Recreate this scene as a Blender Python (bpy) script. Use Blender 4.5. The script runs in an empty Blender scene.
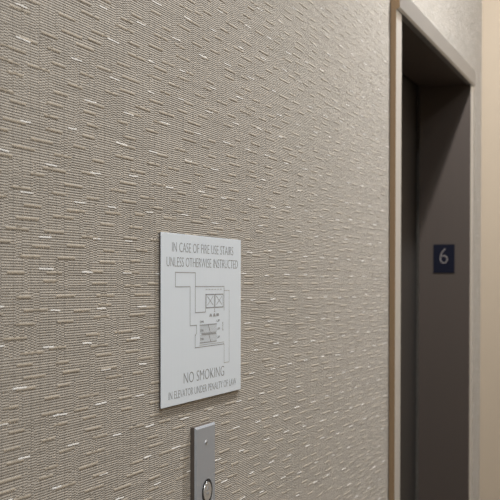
import bpy, bmesh, math, random
from mathutils import Vector, Matrix, Euler

S = bpy.context.scene
C = S.collection
rnd = random.Random(6)

# ------------------------------------------------------------------ helpers
def link(name, me, mats, parent=None):
    o = bpy.data.objects.new(name, me)
    C.objects.link(o)
    for m in (mats if isinstance(mats, (list, tuple)) else [mats]):
        me.materials.append(m)
    if parent is not None:
        o.parent = parent
        o.matrix_parent_inverse = Matrix.Translation(-parent.location)
    return o

def from_bm(name, bm, mats, parent=None, smooth=False):
    bmesh.ops.recalc_face_normals(bm, faces=bm.faces)
    me = bpy.data.meshes.new(name)
    bm.to_mesh(me); bm.free()
    if smooth:
        for p in me.polygons: p.use_smooth = True
    return link(name, me, mats, parent)

def box(bm, a, b, mi=0):
    x0, y0, z0 = a; x1, y1, z1 = b
    v = [bm.verts.new(p) for p in ((x0,y0,z0),(x1,y0,z0),(x1,y1,z0),(x0,y1,z0),(x0,y0,z1),(x1,y0,z1),(x1,y1,z1),(x0,y1,z1))]
    fs = []
    for q in ((0,3,2,1),(4,5,6,7),(0,1,5,4),(1,2,6,5),(2,3,7,6),(3,0,4,7)):
        f = bm.faces.new([v[i] for i in q]); f.material_index = mi; fs.append(f)
    return v, fs

def bevel_all(bm, w, seg=2):
    bmesh.ops.bevel(bm, geom=list(bm.edges), offset=w, segments=seg, affect='EDGES', profile=0.6, clamp_overlap=True)

def bbox_obj(name, a, b, m, parent=None, bev=0, seg=2):
    bm = bmesh.new(); box(bm, a, b)
    if bev: bevel_all(bm, bev, seg)
    return from_bm(name, bm, m, parent)

def disc(bm, c, r, h0, h1, n=40, axis='y', r_top=None):
    """solid disc, axis y: from y=h0 to y=h1"""
    r_top = r if r_top is None else r_top
    A, B = [], []
    for i in range(n):
        t = 2*math.pi*i/n
        for L, rr, h in ((A, r, h0), (B, r_top, h1)):
            if axis == 'y': L.append(bm.verts.new((c[0]+rr*math.cos(t), h, c[1]+rr*math.sin(t))))
            else: L.append(bm.verts.new((c[0]+rr*math.cos(t), c[1]+rr*math.sin(t), h)))
    bm.faces.new(A); bm.faces.new(B)
    for i in range(n):
        bm.faces.new((A[i], A[(i+1)%n], B[(i+1)%n], B[i]))

def ring(bm, c, r0, r1, h0, h1, n=48, axis='y'):
    P = []
    for i in range(n):
        t = 2*math.pi*i/n
        row = []
        for r, h in ((r0,h0),(r1,h0),(r1,h1),(r0,h1)):
            if axis == 'y': row.append(bm.verts.new((c[0]+r*math.cos(t), h, c[1]+r*math.sin(t))))
            else: row.append(bm.verts.new((c[0]+r*math.cos(t), c[1]+r*math.sin(t), h)))
        P.append(row)
    for i in range(n):
        a, b = P[i], P[(i+1)%n]
        for k in range(4):
            bm.faces.new((a[k], a[(k+1)%4], b[(k+1)%4], b[k]))

def empty(name, loc):
    o = bpy.data.objects.new(name, None); C.objects.link(o)
    o.location = loc; o.empty_display_size = .05
    return o

def tag(o, label, cat):
    o['label'] = label; o['category'] = cat
    return o

def struct(o):
    o['kind'] = 'structure'; return o

def text_mesh(name, s, w, h, m, thin=0.0, xf=None, parent=None, depth=.0004, spacing=1.0, gap=1.0):
    """text filled into a w x h box (u right, v up), then moved by xf(u, v, n)"""
    cu = bpy.data.curves.new('lettering', 'FONT')
    cu.body = s; cu.offset = thin; cu.space_character = spacing; cu.space_word = gap
    cu.resolution_u = 3; cu.extrude = .02
    t = bpy.data.objects.new('lettering', cu); C.objects.link(t)
    bpy.context.view_layer.update()
    me = bpy.data.meshes.new_from_object(t.evaluated_get(bpy.context.evaluated_depsgraph_get()))
    bpy.data.objects.remove(t); bpy.data.curves.remove(cu)
    me.materials.clear()
    xs = [v.co.x for v in me.vertices]; ys = [v.co.y for v in me.vertices]
    x0, x1, y0, y1 = min(xs), max(xs), min(ys), max(ys)
    for v in me.vertices:
        u = (v.co.x-x0)/(x1-x0)*w; q = (v.co.y-y0)/(y1-y0)*h; n = depth if v.co.z > 0 else -depth*.2
        v.co = xf(u, q, n)
    return link(name, me, m, parent)

# ------------------------------------------------------------------ materials
def mat(name, col=(.5,.5,.5), rough=.6, metal=0., spec=.5):
    m = bpy.data.materials.new(name); m.use_nodes = True
    b = m.node_tree.nodes['Principled BSDF']
    b.inputs['Base Color'].default_value = (*col, 1)
    b.inputs['Roughness'].default_value = rough
    b.inputs['Metallic'].default_value = metal
    b.inputs['Specular IOR Level'].default_value = spec
    return m, m.node_tree.nodes, m.node_tree.links, b

def mth(N, L, op, a, b=None, c=None, clamp=False):
    n = N.new('ShaderNodeMath'); n.operation = op; n.use_clamp = clamp
    for i, v in enumerate((a, b, c)):
        if v is None: continue
        if isinstance(v, (int, float)): n.inputs[i].default_value = v
        else: L.new(v, n.inputs[i])
    return n.outputs[0]

def mixc(N, L, f, a, b):
    n = N.new('ShaderNodeMix'); n.data_type = 'RGBA'
    if isinstance(f, (int, float)): n.inputs[0].default_value = f
    else: L.new(f, n.inputs[0])
    for i, v in ((6, a), (7, b)):
        if isinstance(v, tuple): n.inputs[i].default_value = (*v, 1)
        else: L.new(v, n.inputs[i])
    return n.outputs[2]

def noise(N, L, vec, scale, detail=2, rough=.5, w=None):
    n = N.new('ShaderNodeTexNoise'); n.inputs['Scale'].default_value = scale
    n.inputs['Detail'].default_value = detail; n.inputs['Roughness'].default_value = rough
    if vec is not None: L.new(vec, n.inputs['Vector'])
    return n.outputs['Fac']

def mapping(N, L, vec, sc):
    n = N.new('ShaderNodeMapping'); L.new(vec, n.inputs['Vector']); n.inputs['Scale'].default_value = sc
    return n.outputs['Vector']

# woven wall covering: horizontal threads on a fine vertical warp, thread rows stepping at column edges
RIB = .0029
def make_weave(name):
    m, N, L, b = mat(name, rough=.9, spec=.08)
    tc = N.new('ShaderNodeTexCoord'); P = tc.outputs['Object']
    sp = N.new('ShaderNodeSeparateXYZ'); L.new(P, sp.inputs[0])
    x, y, z = sp.outputs
    # narrow columns where the thread rows step by half a row, grouped in irregular zones
    wob = noise(N, L, mapping(N, L, P, (1,1,0.0)), 26, 1)
    xx = mth(N, L, 'MULTIPLY_ADD', wob, .020, x)
    col = mth(N, L, 'FLOOR', mth(N, L, 'DIVIDE', xx, .0058))
    cell = N.new('ShaderNodeCombineXYZ'); L.new(col, cell.inputs[0])
    L.new(mth(N, L, 'FLOOR', mth(N, L, 'DIVIDE', z, .0348)), cell.inputs[1])
    wn = N.new('ShaderNodeTexWhiteNoise'); wn.noise_dimensions = '2D'; L.new(cell.outputs[0], wn.inputs['Vector'])
    step = mth(N, L, 'MULTIPLY', mth(N, L, 'GREATER_THAN', wn.outputs['Value'], .84), .5)
    zz = mth(N, L, 'ADD', mth(N, L, 'DIVIDE', z, RIB), step)
    edge = mth(N, L, 'LESS_THAN', mth(N, L, 'FRACT', mth(N, L, 'DIVIDE', xx, .0174)), .085)
    # tiny waviness of the threads
    zz = mth(N, L, 'MULTIPLY_ADD', noise(N, L, mapping(N, L, P, (14,14,30)), 1.0, 2), .18, zz)
    row = mth(N, L, 'FLOOR', zz)
    fr = mth(N, L, 'FRACT', zz)
    # rounded thread profile 0..1
    prof = mth(N, L, 'SINE', mth(N, L, 'MULTIPLY', fr, math.pi))
    prof = mth(N, L, 'POWER', prof, .75)
    # warp threads ~2.3 mm
    wf = mth(N, L, 'FRACT', mth(N, L, 'DIVIDE', xx, .0023))
    warp = mth(N, L, 'POWER', mth(N, L, 'SINE', mth(N, L, 'MULTIPLY', wf, math.pi)), .5)
    # per-thread tone
    tv = N.new('ShaderNodeTexWhiteNoise'); tv.noise_dimensions = '2D'
    cv = N.new('ShaderNodeCombineXYZ')
    L.new(mth(N, L, 'FLOOR', mth(N, L, 'DIVIDE', xx, .085)), cv.inputs[0]); L.new(row, cv.inputs[1])
    L.new(cv.outputs[0], tv.inputs['Vector'])
    fine = noise(N, L, mapping(N, L, P, (300,300,500)), 1.0, 3, .6)
    h = mth(N, L, 'MULTIPLY', prof, mth(N, L, 'MULTIPLY_ADD', warp, .18, .82))
    thread = mixc(N, L, tv.outputs['Value'], WEAVE_A, WEAVE_B)
    thread = mixc(N, L, mth(N, L, 'MULTIPLY', fine, .5), thread, WEAVE_C)
    gapf = N.new('ShaderNodeMapRange'); gapf.inputs[1].default_value = .18; gapf.inputs[2].default_value = .88
    L.new(h, gapf.inputs[0])
    colr = mixc(N, L, gapf.outputs[0], WEAVE_GAP, thread)
    colr = mixc(N, L, mth(N, L, 'MULTIPLY', edge, .38), colr, WEAVE_GAP)
    # broad mottling of the cloth
    big = noise(N, L, mapping(N, L, P, (6,6,14)), 1.0, 3)
    colr = mixc(N, L, mth(N, L, 'MULTIPLY', big, .25), colr, WEAVE_B)
    L.new(colr, b.inputs['Base Color'])
    bp = N.new('ShaderNodeBump'); bp.inputs['Strength'].default_value = .75; bp.inputs['Distance'].default_value = .0010
    L.new(h, bp.inputs['Height']); L.new(bp.outputs[0], b.inputs['Normal'])
    b.inputs['Sheen Weight'].default_value = .42; b.inputs['Sheen Roughness'].default_value = .36
    b.inputs['Sheen Tint'].default_value = (1,.97,.93,1)
    return m

WEAVE_A = (.50,.46,.405); WEAVE_B = (.34,.31,.268); WEAVE_C = (.60,.57,.52); WEAVE_GAP = (.085,.073,.062)
M_weave = make_weave('woven wall covering')

def make_thread(name, c0, c1, rough, spec):
    m, N, L, b = mat(name, rough=rough, spec=spec)
    P = N.new('ShaderNodeTexCoord').outputs['Object']
    f = noise(N, L, mapping(N, L, P, (60,60,900)), 1.0, 3)
    L.new(mixc(N, L, f, c0, c1), b.inputs['Base Color'])
    b.inputs['Sheen Weight'].default_value = .42; b.inputs['Sheen Roughness'].default_value = .36
    return m
M_slub = make_thread('tan slub thread', (.31,.268,.21), (.44,.392,.325), .9, .05)
M_pale = make_thread('pale silky slub thread', (.72,.71,.69), (.86,.855,.84), .5, .4)

def make_paint(name, c, bump=.15, sc=160, rough=.7):
    m, N, L, b = mat(name, c, rough)
    P = N.new('ShaderNodeTexCoord').outputs['Object']
    f = noise(N, L, P, 3.0, 3)
    L.new(mixc(N, L, mth(N, L, 'MULTIPLY', f, .25), c, tuple(v*.9 for v in c)), b.inputs['Base Color'])
    bp = N.new('ShaderNodeBump'); bp.inputs['Strength'].default_value = bump; bp.inputs['Distance'].default_value = .0006
    L.new(noise(N, L, P, sc, 4), bp.inputs['Height']); L.new(bp.outputs[0], b.inputs['Normal'])
    return m
M_beige = make_paint('beige wall paint', (.455,.378,.29))
M_white = make_paint('white ceiling paint', (.78,.76,.72))

def make_steel(name, c, rough, metal, grain=(1,1,900), amt=.12, tint=None):
    m, N, L, b = mat(name, c, rough, metal)
    P = N.new('ShaderNodeTexCoord').outputs['Object']
    f = noise(N, L, mapping(N, L, P, grain), 1.0, 3, .6)
    L.new(mixc(N, L, f, tuple(v*(1-amt) for v in c), tuple(min(1, v*(1+amt)) for v in c)), b.inputs['Base Color'])
    r = N.new('ShaderNodeMapRange'); r.inputs[3].default_value = rough*.85; r.inputs[4].default_value = rough*1.2
    L.new(f, r.inputs[0]); L.new(r.outputs[0], b.inputs['Roughness'])
    bp = N.new('ShaderNodeBump'); bp.inputs['Strength'].default_value = .08; bp.inputs['Distance'].default_value = .0003
    L.new(f, bp.inputs['Height']); L.new(bp.outputs[0], b.inputs['Normal'])
    return m
M_steel = make_steel('satin stainless steel', (.74,.76,.785), .36, .8, (700,700,2))
M_steel_h = make_steel('satin stainless steel, sideways grain', (.39,.395,.405), .42, .8, (2,700,700))
M_reveal = make_steel('dark bronze metal', (.086,.069,.060), .48, .35, (500,500,1.5), .08)
M_leaf = make_steel('dark door metal', (.09,.083,.078), .45, .5, (500,500,1.5), .08)
M_alu = make_steel('brushed aluminium plate', (.72,.80,.89), .42, .10, (900,900,3), .05)
M_faceplate = make_steel('button plate steel', (.43,.475,.545), .36, .5, (1200,1200,4), .10)
M_engrave = mat('grey engraved ink', (.21,.22,.235), .7)[0]
M_ink_light = mat('pale grey ink', (.42,.44,.46), .7)[0]
M_ink_mid = mat('mid grey ink', (.28,.29,.305), .7)[0]
M_navy = make_paint('dark navy plastic', (.006,.007,.016), .05, 300, .6)
M_navy.node_tree.nodes['Principled BSDF'].inputs['Specular IOR Level'].default_value = .12
M_numeral = mat('grey numeral plastic', (.28,.25,.24), .6)[0]
M_black = mat('black rubber', (.02,.02,.022), .6)[0]
M_edge = make_steel('metal edge with painted shade', (.11,.09,.078), .6, .3, (500,500,2), .1)  # dark colour puts shade and wallpaper reflection into the plate sides
M_side = make_steel('brown metal edge', (.30,.205,.12), .55, .25, (500,500,1.5), .1)  # plain brown for the left jamb sides and the header end
M_button = make_steel('bright button metal', (.58,.59,.60), .32, .7, (900,900,900), .06)
M_floor = make_paint('grey-brown carpet', (.16,.13,.105), .8, 600, .95)

# ------------------------------------------------------------------ the place, in metres
# x runs along the papered wall into the distance, y goes into the wall (room side is negative), z up
X_END, X_BACK, Y_OPP, Z_CEIL = 3.905, -3.2, -2.1, 3.2
JL0, JL1 = 2.534, 2.593         # left jamb
JR0, JR1 = 3.588, 3.640         # right jamb
HB, HT = 2.109, 2.162           # header
PJ, PH = .016, .025             # how far jambs / header stand proud of the wall
DREV = .159                     # depth of the reveal behind the wall face
WT = .24                        # wall thickness

# papered wall with doorway and raised slubs
bm = bmesh.new()
hx0, hx1, hz = JL0+.012, JR1-.012, HT-.012
box(bm, (X_BACK-.1, 0, 0), (hx0, WT, Z_CEIL))
box(bm, (hx1, 0, 0), (X_END+.1, WT, Z_CEIL))
box(bm, (hx0, 0, hz), (hx1, WT, Z_CEIL))
def slub(x, z, ln, w, h, mi):
    # a tapered half-round thread lying on the cloth
    # flat ribbon of thread: blunt ends, soft upper edge, crisp lower edge
    ks = (.80, 1, .96, 1, .85); n = len(ks); rows = []
    tilt = rnd.uniform(-.0006, .0006)
    for i in range(n):
        f_ = (0, .08, .5, .92, 1)[i]
        k = ks[i]*rnd.uniform(.93, 1.07)
        px = x+ln*f_; pz = z+tilt*f_
        rows.append([bm.verts.new(p) for p in ((px, .0004, pz-w*.5*k), (px, -h*.9*k, pz-w*.46*k), (px, -h*k, pz-w*.1), (px, -h*.75*k, pz+w*.32*k), (px, .0004, pz+w*.5*k))])
    for i in range(n-1):
        a, b = rows[i], rows[i+1]
        for j in range(4):
            f = bm.faces.new((a[j], a[j+1], b[j+1], b[j])); f.material_index = mi
    for r in (rows[0], rows[-1]):
        f = bm.faces.new(r); f.material_index = mi
def on_wall(x, z, ln):
    return not (x+ln > hx0-.01 and z < hz+.02 and x < hx1+.01) and x+ln < X_END-.004
# staggered bands of slubs, each band a few threads high
PITCH_Z, PITCH_X = RIB*5, .084
k = 0; z = RIB*120
while z < Z_CEIL-.02:
    x = -.2 + (k*.382 % 1)*PITCH_X
    while x < X_END-.02:
        zz = z + rnd.choice((-1,0,0,0,1))*RIB; xx = x + rnd.uniform(-.014, .014); ln = rnd.uniform(.026, .048)
        if rnd.random() < .94 and on_wall(xx, zz, ln): slub(xx, zz, ln, rnd.uniform(.0020,.0029), rnd.uniform(.00035,.00062), 1)
        x += PITCH_X*rnd.uniform(.92, 1.08)
    k += 1; z += PITCH_Z
z = RIB*121.5; k = 0
while z < Z_CEIL-.02:
    x = -.2 + (k*.43 % 1)*.10
    while x < X_END-.02:
        xx = x + rnd.uniform(-.010, .010); zz = z + rnd.choice((-1,0,1))*RIB; ln = rnd.uniform(.018, .030)
        if rnd.random() < .9 and on_wall(xx, zz, ln):
            cut = ln*rnd.uniform(.42, .58); wd = rnd.uniform(.0017,.0022)
            slub(xx, zz, cut-.0006, wd, .0005, 2); slub(xx+cut, zz, ln-cut, wd, .0005, 2)
        x += .10*rnd.uniform(.94, 1.06)
    k += 1; z += RIB*14
me = bpy.data.meshes.new('wall_left')
bm.to_mesh(me); bm.free()
struct(link('wall_left', me, [M_weave, M_slub, M_pale]))

struct(bbox_obj('wall_end', (X_END, Y_OPP-.1, 0), (X_END+.1, 0, Z_CEIL), M_beige))
struct(bbox_obj('wall_right', (X_BACK, Y_OPP-.1, 0), (X_END, Y_OPP, Z_CEIL), M_beige))
struct(bbox_obj('wall_back', (X_BACK-.1, Y_OPP-.1, 0), (X_BACK, 0, Z_CEIL), M_beige))
struct(bbox_obj('floor', (X_BACK-.1, Y_OPP-.1, -.1), (X_END+.1, WT+.1, 0), M_floor))
struct(bbox_obj('ceiling', (X_BACK-.1, Y_OPP-.1, Z_CEIL), (X_END+.1, WT, Z_CEIL+.1), M_white))

# ------------------------------------------------------------------ elevator doorway
D = struct(empty('door_1', ((JL1+JR0)/2, 0, 0)))
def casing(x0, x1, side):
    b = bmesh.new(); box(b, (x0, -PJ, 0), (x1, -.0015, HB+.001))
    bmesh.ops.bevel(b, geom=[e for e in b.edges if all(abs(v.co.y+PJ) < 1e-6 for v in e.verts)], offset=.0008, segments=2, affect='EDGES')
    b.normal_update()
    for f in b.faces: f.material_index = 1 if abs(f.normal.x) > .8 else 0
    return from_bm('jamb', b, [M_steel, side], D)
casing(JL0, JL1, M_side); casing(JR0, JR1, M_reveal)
# reveals behind the casing
bbox_obj('reveal', (JL0+.02, -.0015, 0), (JL1, DREV, HB+.012), M_reveal, D)
bbox_obj('reveal', (JR0, -.0015, 0), (JR1-.02, DREV, HB+.012), M_reveal, D)
bbox_obj('soffit', (JL1, -.0015, HB+.004), (JR0, DREV, HB+.03), M_reveal, D)
# header strip: a rail with a chamfered lower lip
b = bmesh.new()
prof = [(-.0015, HB+.002), (-PH+.005, HB), (-PH, HB+.005), (-PH, HT-.0015), (-PH+.0015, HT), (-.0015, HT)]
A = [b.verts.new((JL0, p[0], p[1])) for p in prof]; B = [b.verts.new((JR1-.012, p[0], p[1])) for p in prof]
b.faces.new(A); b.faces.new(B)
for i in range(len(prof)): b.faces.new((A[i], A[(i+1)%6], B[(i+1)%6], B[i]))
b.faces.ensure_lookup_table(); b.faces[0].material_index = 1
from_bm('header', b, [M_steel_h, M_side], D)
mid = (JL1+JR0)/2
for x0, x1 in ((JL1-.03, mid-.0015), (mid+.0015, JR0+.03)):
    bbox_obj('door_leaf', (x0, .175, .012), (x1, .205, HB+.04), M_leaf, D, .002)
bbox_obj('sill', (JL1, .0, -.001), (JR0, .215, .008), M_steel_h, D)

# ------------------------------------------------------------------ floor number plaque on the right reveal
PX = JR0
py0, py1, pz0, pz1 = .0360, .1090, 1.4720, 1.5695
T = tag(empty('floor_number_plaque', (PX, (py0+py1)/2, pz0)), 'small dark navy plaque with a raised grey numeral 6 on the elevator door jamb', 'sign')
bbox_obj('plaque', (PX-.003, py0, pz0), (PX-.0002, py1, pz1), M_navy, T, .0006)
w6, h6 = .0265, .0515
text_mesh('numeral', '6', w6, h6, M_numeral, -.03, lambda u, v, n: Vector((PX-.003-n, 0.0860-u, 1.5040+v)), T, .0008)
b = bmesh.new()
for i, (du, dv) in enumerate(((0,0),(0,.0025),(.0025,.0025),(.0065,.0025),(.0065,0),(.009,.0025))):
    c = (PX-.003, .0765-du, 1.487+dv)
    bmesh.ops.create_icosphere(b, subdivisions=1, radius=.0008, matrix=Matrix.Translation(c))
from_bm('braille', b, M_navy, T)

# ------------------------------------------------------------------ fire notice
sx0, sx1, sz0, sz1 = 1.2713, 1.5572, 1.2653, 1.5047
YF = -.0036
T = tag(empty('fire_notice', ((sx0+sx1)/2, 0, sz0)), 'brushed grey metal notice with fire stairs wording and a floor plan, above the call button', 'sign')
b = bmesh.new(); box(b, (sx0, YF, sz0), (sx1, -.0012, sz1))
b.normal_update()
for f in b.faces: f.material_index = 0 if abs(f.normal.y) > .8 else 1
bmesh.ops.bevel(b, geom=[e for e in b.edges if all(v.co.y < -.003 for v in e.verts)], offset=.0004, segments=2, affect='EDGES')
from_bm('plate', b, [M_alu, M_edge], T)
bbox_obj('backing_pad', (sx0+.012, -.0014, sz0+.012), (sx1-.012, 0.0002, sz1-.012), M_black, T)
flat = lambda x0, z0: (lambda u, v, n: Vector((x0+.0012+u, YF-n, z0+v)))
for s, x0, x1, z0, z1 in (
    ('IN CASE OF FIRE USE STAIRS', 1.3046, 1.5234, 1.4794, 1.4926),
    ('UNLESS OTHERWISE INSTRUCTED', 1.2875, 1.5421, 1.4588, 1.4720),
    ('NO SMOKING', 1.3423, 1.4874, 1.2932, 1.3082),
    ('IN ELEVATOR UNDER PENALTY OF LAW', 1.2936, 1.5358, 1.2750, 1.2855)):
    text_mesh('lettering', s, x1-x0, z1-z0, M_engrave, -.018, flat(x0, z0), T, .0002, 1.0, 1.15)
def lines(name, segs, m, w, parent, y=0.0):
    b = bmesh.new()
    for x0, z0, x1, z1 in segs:
        d = Vector((x1-x0, 0, z1-z0)); d.normalize(); n = Vector((-d.z, 0, d.x))*w*.5; e = d*w*.5
        p0 = Vector((x0, 0, z0))-e; p1 = Vector((x1, 0, z1))+e
        lo = [b.verts.new((q.x, YF+.0001, q.z)) for q in (p0-n, p1-n, p1+n, p0+n)]
        hi = [b.verts.new((q.x, YF-.00018-y, q.z)) for q in (p0-n, p1-n, p1+n, p0+n)]
        b.faces.new(lo); b.faces.new(hi)
        for i in range(4): b.faces.new((lo[i], lo[(i+1)%4], hi[(i+1)%4], hi[i]))
    return from_bm(name, b, m, parent)
walls = [(1.316,1.4508,1.3825,1.4508),(1.316,1.4508,1.316,1.4307),(1.3825,1.4508,1.3825,1.4308),(1.316,1.4306,1.3644,1.4306),
 (1.3644,1.4306,1.3644,1.3748),(1.3825,1.4308,1.4885,1.4306),(1.3822,1.4308,1.3822,1.3930),(1.3822,1.3930,1.4183,1.3930),(1.4183,1.3930,1.4183,1.4190),
 (1.4885,1.4306,1.4885,1.3943),(1.3644,1.3746,1.3867,1.3746),(1.3867,1.3746,1.3867,1.3633),(1.3867,1.3633,1.3822,1.3592),
 (1.3818,1.3606,1.3818,1.3420),(1.3818,1.3420,1.4882,1.3420)]
plan = lines('floor_plan', walls, M_ink_mid, .0011, T)
lines('corridor_outline', [(1.4885,1.4244,1.5086,1.4244),(1.5087,1.4244,1.5087,1.3128),(1.4889,1.3418,1.4889,1.3130),(1.4889,1.3129,1.5087,1.3129)]
      +[(1.4194+i*.0107, 1.4265, 1.4194+i*.0107+.006, 1.4265) for i in range(6)], M_ink_light, .0011, plan)
for x0, x1 in ((1.4209,1.4509),(1.4539,1.4846)):
    z0, z1 = 1.3992, 1.4188
    lines('elevator_car', [(x0,z0,x1,z0),(x0,z1,x1,z1),(x0,z0,x0,z1),(x1,z0,x1,z1)], M_ink_mid, .0016, plan)
    lines('car_cross', [(x0+.005,z0+.004,x1-.005,z1-.003),(x0+.005,z1-.003,x1-.005,z0+.004)], M_ink_mid, .0010, plan)
treads = [(1.3997+i*.0039,1.3622,1.3997+i*.0039,1.3735) for i in range(16)]+[(1.3997+i*.0039,1.3490,1.3997+i*.0039,1.3592) for i in range(16)]
lines('stair_treads', treads, M_ink_light, .0013, plan)
lines('stair_outline', [(1.3985,1.3742,1.4590,1.3742),(1.4050,1.3616,1.4565,1.3616),(1.4050,1.3598,1.4565,1.3598),(1.3985,1.3480,1.4590,1.3480),
      (1.4285,1.3735,1.4359,1.3620),(1.4304,1.3592,1.4378,1.3482)], M_ink_mid, .0012, plan, .0001)
lines('stair_outline', [(1.3979,1.3449,1.4882,1.3449)], M_ink_light, .0010, plan)
# the tiny captions beside the stairs and under the cars
for s, x0, z0, w, h in (('DN', 1.3979, 1.3772, .0125, .0030), ('UP', 1.4590, 1.3770, .0115, .0030), ('DN', 1.3990, 1.3645, .0105, .0030), ('UP', 1.4603, 1.3647, .0105, .0030),
                        ('DN', 1.3990, 1.3518, .0105, .0030), ('UP', 1.4603, 1.3519, .0105, .0030)):
    text_mesh('plan_caption', s, w, h*1.15, M_engrave, .012, flat(x0, z0), plan, .0002)
text_mesh('plan_caption', 'STAIR', .0135, .0034, M_ink_mid, .0, (lambda u, v, n: Vector((1.4852-v, YF-n, 1.3630+u))), plan, .0002)
b = bmesh.new()
def poly(pts):
    lo = [b.verts.new((x, YF+.0001, z)) for x, z in pts]; hi = [b.verts.new((x, YF-.0002, z)) for x, z in pts]
    b.faces.new(lo); b.faces.new(hi)
    for i in range(len(pts)): b.faces.new((lo[i], lo[(i+1)%len(pts)], hi[(i+1)%len(pts)], hi[i]))
for cx in (1.4375, 1.4510): poly([(cx-.0052,1.3856),(cx+.0052,1.3856),(cx+.0022,1.3900),(cx-.0022,1.3900)])
poly([(1.4585,1.3858),(1.4680,1.3858),(1.4680,1.3898),(1.4585,1.3898)])
poly([(1.4490,1.3922),(1.4545,1.3922),(1.4518,1.3945)]); poly([(1.4512,1.3945),(1.4522,1.3945),(1.4522,1.3978),(1.4512,1.3978)])
from_bm('plan_mark', b, M_ink_mid, plan)

# ------------------------------------------------------------------ call button plate
cx0, cx1, cz0, cz1 = 1.3735, 1.4455, 1.030, 1.2266
YC = -.0088
T = tag(empty('call_button_panel', ((cx0+cx1)/2, 0, cz0)), 'narrow steel elevator call plate with a round button, below the notice', 'call button')
b = bmesh.new()
e = .0032
pts0 = [(cx0,cz0),(cx1,cz0),(cx1,cz1),(cx0,cz1)]; pts1 = [(cx0+e,cz0+e),(cx1-e,cz0+e),(cx1-e,cz1-e),(cx0+e,cz1-e)]
L0 = [b.verts.new((x, .0004, z)) for x, z in pts0]; L1 = [b.verts.new((x, YC+e*.75, z)) for x, z in pts0]; L2 = [b.verts.new((x, YC, z)) for x, z in pts1]
b.faces.new(L0); b.faces.new(L2)
for P, Q in ((L0, L1), (L1, L2)):
    for i in range(4):
        f = b.faces.new((P[i], P[(i+1)%4], Q[(i+1)%4], Q[i])); f.material_index = 1 if P is L0 else 0
from_bm('faceplate', b, [M_faceplate, M_edge], T)
xc = (cx0+cx1)/2
for zs in (1.2006, 1.0548):
    b = bmesh.new(); disc(b, (xc+.006-.006, zs), .0036, YC+.0005, YC-.0012, 24, r_top=.0022)
    ring(b, (xc, zs), .0030, .0034, YC+.0004, YC-.0003, 24)
    sc = from_bm('screw', b, M_button, T)
    b = bmesh.new(); box(b, (xc-.0007, YC-.0014, zs-.0022), (xc+.0007, YC-.0009, zs+.0022)); from_bm('slot', b, M_black, sc)
zb = 1.1277; xb = xc+.004
b = bmesh.new(); ring(b, (xb, zb), .0142, .0186, YC+.0004, YC-.0005); from_bm('button_ring', b, M_black, T)
b = bmesh.new(); disc(b, (xb, zb), .0143, YC+.0004, YC-.0009, 48, r_top=.0138)
bt = from_bm('button', b, M_button, T)
b = bmesh.new()
YB = YC-.0009
def up_arrow(zc, s):
    p = [(xb-s,zc-s*.6),(xb+s,zc-s*.6),(xb,zc+s*.9)]
    lo = [b.verts.new((x, YB+.0003, z)) for x, z in p]; hi = [b.verts.new((x, YB-.0003, z)) for x, z in p]
    b.faces.new(lo); b.faces.new(hi)
    for i in range(3): b.faces.new((lo[i], lo[(i+1)%3], hi[(i+1)%3], hi[i]))
up_arrow(zb+.0045, .0042)
box(b, (xb-.0040, YB-.0003, zb-.0042), (xb+.0040, YB+.0003, zb-.0012))
from_bm('arrow_symbol', b, M_ink_mid, bt)

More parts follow.
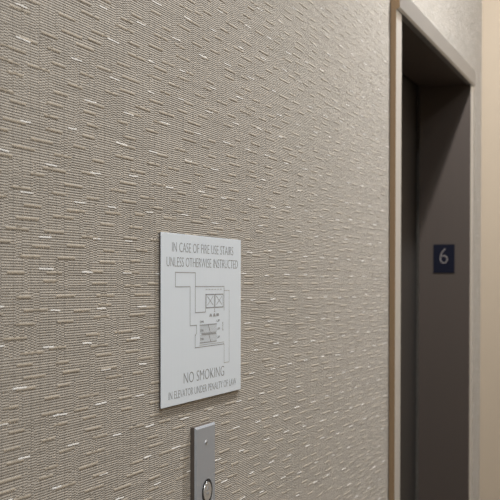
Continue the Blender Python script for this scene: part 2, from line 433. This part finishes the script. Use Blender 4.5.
# ------------------------------------------------------------------ ceiling lamps and added fill lamps (all above the frame)
M_lens, N, L, bs = mat('lamp lens', (.9,.88,.84), .5)
bs.inputs['Emission Color'].default_value = (1,.93,.84,1); bs.inputs['Emission Strength'].default_value = 2.0
def downlight(x, y, power, col, label, size=.05, spread=180, r=.055):
    t = tag(empty('ceiling_downlight', (x, y, Z_CEIL)), label, 'ceiling light')
    t['group'] = 'recessed ceiling lamps'
    b = bmesh.new(); ring(b, (x, y), r, r+.012, Z_CEIL, Z_CEIL-.006, axis='z'); from_bm('trim_ring', b, M_white, t)
    b = bmesh.new(); disc(b, (x, y), r, Z_CEIL, Z_CEIL-.002, axis='z'); from_bm('lens', b, M_lens, t)
    la = bpy.data.lights.new('lamp', 'AREA'); la.shape = 'DISK'; la.size = size; la.energy = power; la.color = col; la.spread = math.radians(spread)
    o = bpy.data.objects.new('lamp', la); C.objects.link(o); o.parent = t; o.location = (0, 0, -.008)
    return o
WARM = (1,.985,.95); COOL = (.88,.95,1); NEUT = (1,1,.995)
downlight(2.7, -.41, 33, NEUT, 'recessed ceiling lamp over the elevator door', .07)
downlight(.55, -.50, 13, NEUT, 'recessed ceiling lamp over the papered wall before the elevator', .10)
downlight(1.9, -1.5, 5, WARM, 'added fill lamp at the ceiling across the corridor from the elevator', .10)  # unseen lamp added as fill for the general room light
downlight(.2, -1.5, 11, COOL, 'added cool fill lamp at the ceiling in the middle of the corridor', .10)  # added for cool fill from the camera side, not a known fixture
downlight(-1.6, -1.0, 15, COOL, 'added cool fill lamp at the ceiling near the back wall', .10)  # made-up lamp, cool fill from behind the camera
w = bpy.data.worlds.new('world'); S.world = w; w.use_nodes = True
w.node_tree.nodes['Background'].inputs[0].default_value = (.8,.85,.9,1); w.node_tree.nodes['Background'].inputs[1].default_value = .05

# ------------------------------------------------------------------ camera
F = 1048.0; PITCH = math.radians(.96); ROLL = math.radians(.08)
cam = bpy.data.cameras.new('camera'); co = bpy.data.objects.new('camera', cam); C.objects.link(co)
cam.sensor_width = 36; cam.sensor_fit = 'HORIZONTAL'; cam.lens = 36*F/500
th = math.radians(21.6976)
fwd = Vector((math.cos(th)*math.cos(PITCH), math.sin(th)*math.cos(PITCH), -math.sin(PITCH)))
q = fwd.to_track_quat('-Z', 'Y')
co.matrix_world = Matrix.Translation((0, -.639, 1.436)) @ q.to_matrix().to_4x4() @ Matrix.Rotation(ROLL, 4, 'Z')
cam.shift_y = (F*math.tan(PITCH)+33)/500
cam.clip_start = .02
cam.dof.use_dof = True; cam.dof.focus_distance = 1.5; cam.dof.aperture_fstop = 13
S.camera = co

vs = S.view_settings
vs.view_transform = 'Standard'; vs.look = 'None'; vs.gamma = 1; vs.use_curve_mapping = False; vs.exposure = .74
